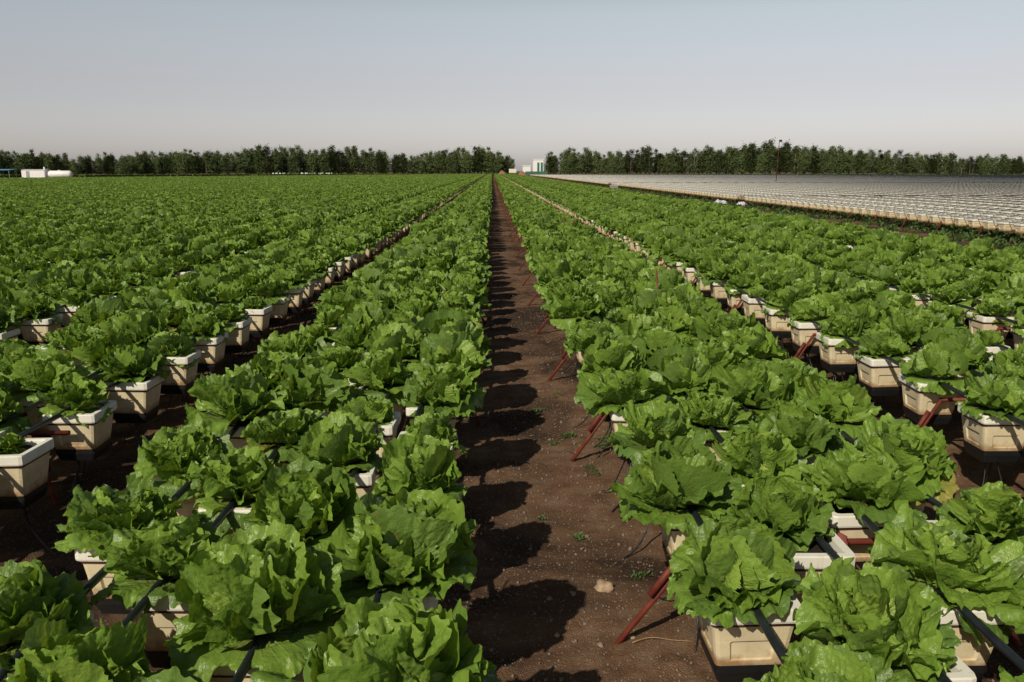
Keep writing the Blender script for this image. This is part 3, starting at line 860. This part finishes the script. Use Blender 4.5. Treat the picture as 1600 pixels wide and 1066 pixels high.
# crumpled plastic and a crate in the strip between the planted and unplanted beds
def bag(x, y, s, seed):
    V, F = [], []; n, k = 9, 12
    for i in range(n):
        for j in range(k):
            a, b = math.pi*i/(n-1), 2*math.pi*j/k; dx, dy, dz = math.sin(a)*math.cos(b), math.sin(a)*math.sin(b), math.cos(a)
            q = 1 + .5*noise.noise((dx*2.2+seed, dy*2.2, dz*2.2))
            V.append((dx*s*q*1.2, dy*s*q*.8, max(-.02, (dz*.6+.45)*s*q)))
    F = [(i*k+j, i*k+(j+1)%k, (i+1)*k+(j+1)%k, (i+1)*k+j) for i in range(n-1) for j in range(k)]
    o = mesh_obj('plastic_bag', V, F, M['plastic'], smooth=False); o.location = (x, y, 0.01); o.rotation_euler = (0,0,seed); return o
tag(bag(10.62, 39.3, .20, 1), 'leftmost crumpled white plastic bag on the bare strip by the unplanted pots', 'plastic bag', 'plastic scraps on the dirt strip')
tag(bag(10.95, 39.6, .16, 2), 'middle crumpled white plastic bag on the bare strip by the unplanted pots', 'plastic bag', 'plastic scraps on the dirt strip')
tag(bag(11.15, 37.3, .18, 3), 'rightmost crumpled white plastic bag on the bare strip by the unplanted pots', 'plastic bag', 'plastic scraps on the dirt strip')
r = empty('crate', (10.7, 74, 0), .3); r.scale = (.6, .6, .55); tag(r, 'grey crate left on the dirt strip far along the lettuce edge', 'crate')
m = MB(); m.box(-.5,.5,-.3,-.27,0.02,.5); m.box(-.5,.5,.27,.3,.02,.5); m.box(-.5,-.47,-.27,.27,.02,.5); m.box(.47,.5,-.27,.27,.02,.5); m.box(-.47,.47,-.27,.27,.02,.05); m.build('crate_body', M['grey'], r)
m = MB(); m.box(-.54,.54,-.34,.34,.502,.56); m.build('lid', M['white'], r)

# red rods sticking up among the lettuces of the first right bed
for x, y, h, lab in ((1.37, 6.62, .34, 'thin red rod with a short side bar, nearer of those in the right bed'),
                     (1.33, 15.0, .42, 'farther thin red rod rising from the right bed'),
                     (1.66, 11.4, .34, 'bare thin red rod leaning beside the outer lettuces of the right bed')):
    r = empty('marker_rod', (x, y, 0)); tag(r, lab, 'rod')
    m = MB(); m.tube([(0,0,0), (-.02,0,.45), (-.05,.02,.45+h)], .0065, 6); m.build('upright', M['rust'], r, smooth=True)
    if h > .36:
        m = MB(); m.tube([(-.01,0,.45+h*.42), (.17,.0,.45+h*.46)], .011, 6); m.build('side_bar', M['rust'], r, smooth=True)

o = mesh_obj('rag', *(lambda b: (b[0], b[1]))([[(0.045*math.sin(math.pi*i/7)*math.cos(j*math.pi/4)*(1+.4*noise.noise((i*.9, j*.7, 2))), 0.022*math.sin(math.pi*i/7)*math.sin(j*math.pi/4), 0.035*math.cos(math.pi*i/7)) for i in range(8) for j in range(8)],
    [(i*8+j, i*8+(j+1)%8, (i+1)*8+(j+1)%8, (i+1)*8+j) for i in range(7) for j in range(8)]]), simple('faded_red_cloth', (0.30, 0.075, 0.07), 0.9, 0.25, 40, 0.3), smooth=True)
o.location = (1.125, 2.515, 0.372); tag(o, 'faded red rag knotted on the crossbar among the near pots of the right bed', 'rag')

# ------------------------------------------------------------------ stones, gravel, weeds in the aisle
def stone(seed, s, n=8, k=11, flat=.6, mat=None, linked=True):
    V, F = [], []
    for i in range(n):
        for j in range(k):
            a, b = math.pi*i/(n-1), 2*math.pi*j/k; dx, dy, dz = math.sin(a)*math.cos(b), math.sin(a)*math.sin(b), math.cos(a)
            q = 1 + .45*noise.noise((dx*1.3+seed*3.1, dy*1.3, dz*1.3)) + .12*noise.noise((dx*5+seed, dy*5, dz*5))
            V.append((dx*s*q, dy*s*q*.8, dz*s*q*flat))
    F = [(i*k+j, (i+1)*k+j, (i+1)*k+(j+1)%k, i*k+(j+1)%k) for i in range(n-1) for j in range(k)]
    return mesh_obj('stone', V, F, mat or M['stone'], smooth=True, linked=linked)
def on_ground(px, py):
    th = R(11.59)
    a = math.atan((py-533)/F_PX)+th; y = CAM_H/math.tan(a)
    x = (px-CX)/(py-CY)*CAM_H*1.0209
    return x, y
M['chalk'] = simple('pale_clod', (0.42, 0.30, 0.20), 0.9, 0.35, 30, 0.6, 0.006)
stones = [(942,922,.038,'chalk','large pale crumbly clod on the aisle beside the nearest red leg'),
          (988,798,.019,'stone','pale pinkish pebble at the foot of the second pot of the right bed'),
          (1018,812,.015,'chalk','small whitish stone under the rim of the right bed'),
          (915,843,.013,'stone','small round grey pebble near the middle of the aisle above the pale clod'),
          (893,934,.014,'stone','flat grey pebble left of the large pale clod'),
          (855,940,.012,'stone','small grey pebble in the shaded part of the aisle'),
          (867,993,.011,'chalk','small tan stone low in the aisle below the pale clod'),
          (985,1001,.010,'chalk','tiny pale stone beside the dry twig'),
          (722,1000,.014,'stone','grey stone in shadow at the left edge of the aisle'),
          (935,1010,.012,'stone','brownish pebble just left of the dry twig')]
for i, (px, py, s, mt, lab) in enumerate(stones):
    x, y = on_ground(px, py); o = stone(i+3, s, 12, 16, .62, M[mt]); o.location = (x, y, ground_z(x, y)+s*.3); o.rotation_euler = (0, 0, i*1.3)
    tag(o, lab, 'stone', 'stones on the aisle')
gp, gs = [], []
for i in range(15000):
    y = 1.6 + 12*random.random()**1.5; x = random.uniform(-.25, 1.0) if random.random() < .75 else random.uniform(-2.2, 2.6)
    s = min(.012, .0026*math.exp(random.gauss(0, .50)))
    gp.append((x, y, ground_z(x, y)+s*.25)); gs.append((s, s, s))
n4 = len(gp)
scatter('gravel', gp, rs.uniform(0, 6.28, (n4,3)), gs, rs.randint(0, 5, n4), [stone(40+i, 1.0, 6, 7, .7, linked=False) for i in range(5)], 'loose fine gravel scattered over the aisle soil')

def tuft(seed, n=26, h=.03):
    rg = random.Random(seed); V, F = [], []
    for _ in range(n):
        a = rg.uniform(0, 6.28); L = h*rg.uniform(.5,1.3); px, py = rg.gauss(0,h*.6), rg.gauss(0,h*.6)
        e = rg.uniform(.2,1.0); w = L*.22; k = len(V)
        dx, dy = math.cos(a), math.sin(a)
        V += [(px, py, 0), (px+dx*L*.5*e-dy*w, py+dy*L*.5*e+dx*w, L*.5), (px+dx*L*e, py+dy*L*e, L*.75), (px+dx*L*.5*e+dy*w, py+dy*L*.5*e-dx*w, L*.5)]
        F.append((k,k+1,k+2,k+3))
    return mesh_obj('weed_tuft', V, F, M['weed'], linked=False)
tp, tsc = [], []
for px, py in ((885,683),(950,690),(915,735),(888,685),(846,808),(975,640),(868,700),(1000,905),(940,690),(870,620),(930,740),(943,705),(840,640),(905,845)):
    for _ in range(3):
        x, y = on_ground(px+random.uniform(-9,9), py+random.uniform(-5,5)); tp.append((x, y, ground_z(x, y))); q = random.uniform(.4,.9); tsc.append((q,q,q*.8))
for _ in range(70):
    x, y = random.uniform(-2.6, 2.6), random.uniform(2, 16); tp.append((x, y, ground_z(x, y))); q = random.uniform(.3,.8); tsc.append((q,q,q*.7))
for _ in range(1500):
    y = 14 + 110*random.random()**1.6; x = random.gauss(11.9, .8)
    if x < 9.6 or x > 14.5: continue
    tp.append((x, y, 0)); q = random.uniform(2, 5); tsc.append((q,q,q*1.1))
n5 = len(tp)
scatter('weeds', tp, np.column_stack([np.zeros(n5), np.zeros(n5), rs.uniform(0,6.28,n5)]), tsc, rs.randint(0,4,n5), [tuft(60+i) for i in range(4)], 'low weeds sprouting from the bare soil')
m = MB(); pts = []
for i in range(14):
    t = i/13; x, y = on_ground(985+95*t, 1012-8*math.sin(t*3)+2*t); pts.append((x, y, .012+.006*math.sin(t*7)))
m.tube(pts, .0016, 5, .0009); tag(m.build('twig', M['dry'], smooth=True), 'thin curved dry twig on the soil at the bottom of the aisle', 'twig')

# grass strip at the foot of the trees
gpts, gsc = [], []
for _ in range(9000):
    px = random.uniform(-60, 1680); z = (201 + max(0,px)/800*85 if px < 800 else 283-(px-850)/750*50) + random.uniform(-5, 3)
    gpts.append((px_x(px, z), z, 0)); q = random.uniform(12, 26); gsc.append((q*1.6, q*1.6, q))
M['grass'] = simple('field_grass', (0.10, 0.15, 0.035), 0.7, 0.35, 0.05, 0)
def gtuft(seed):
    o = tuft(seed, 30, .03); o.data.materials.clear(); o.data.materials.append(M['grass']); return o
n6 = len(gpts)
scatter('grass', gpts, np.column_stack([np.zeros(n6), np.zeros(n6), rs.uniform(0,6.28,n6)]), gsc, rs.randint(0,3,n6), [gtuft(80+i) for i in range(3)], 'strip of green grass in front of the windbreak trees')

print('lettuces', len(spots), 'empties', len(es), 'objects', len(bpy.data.objects))
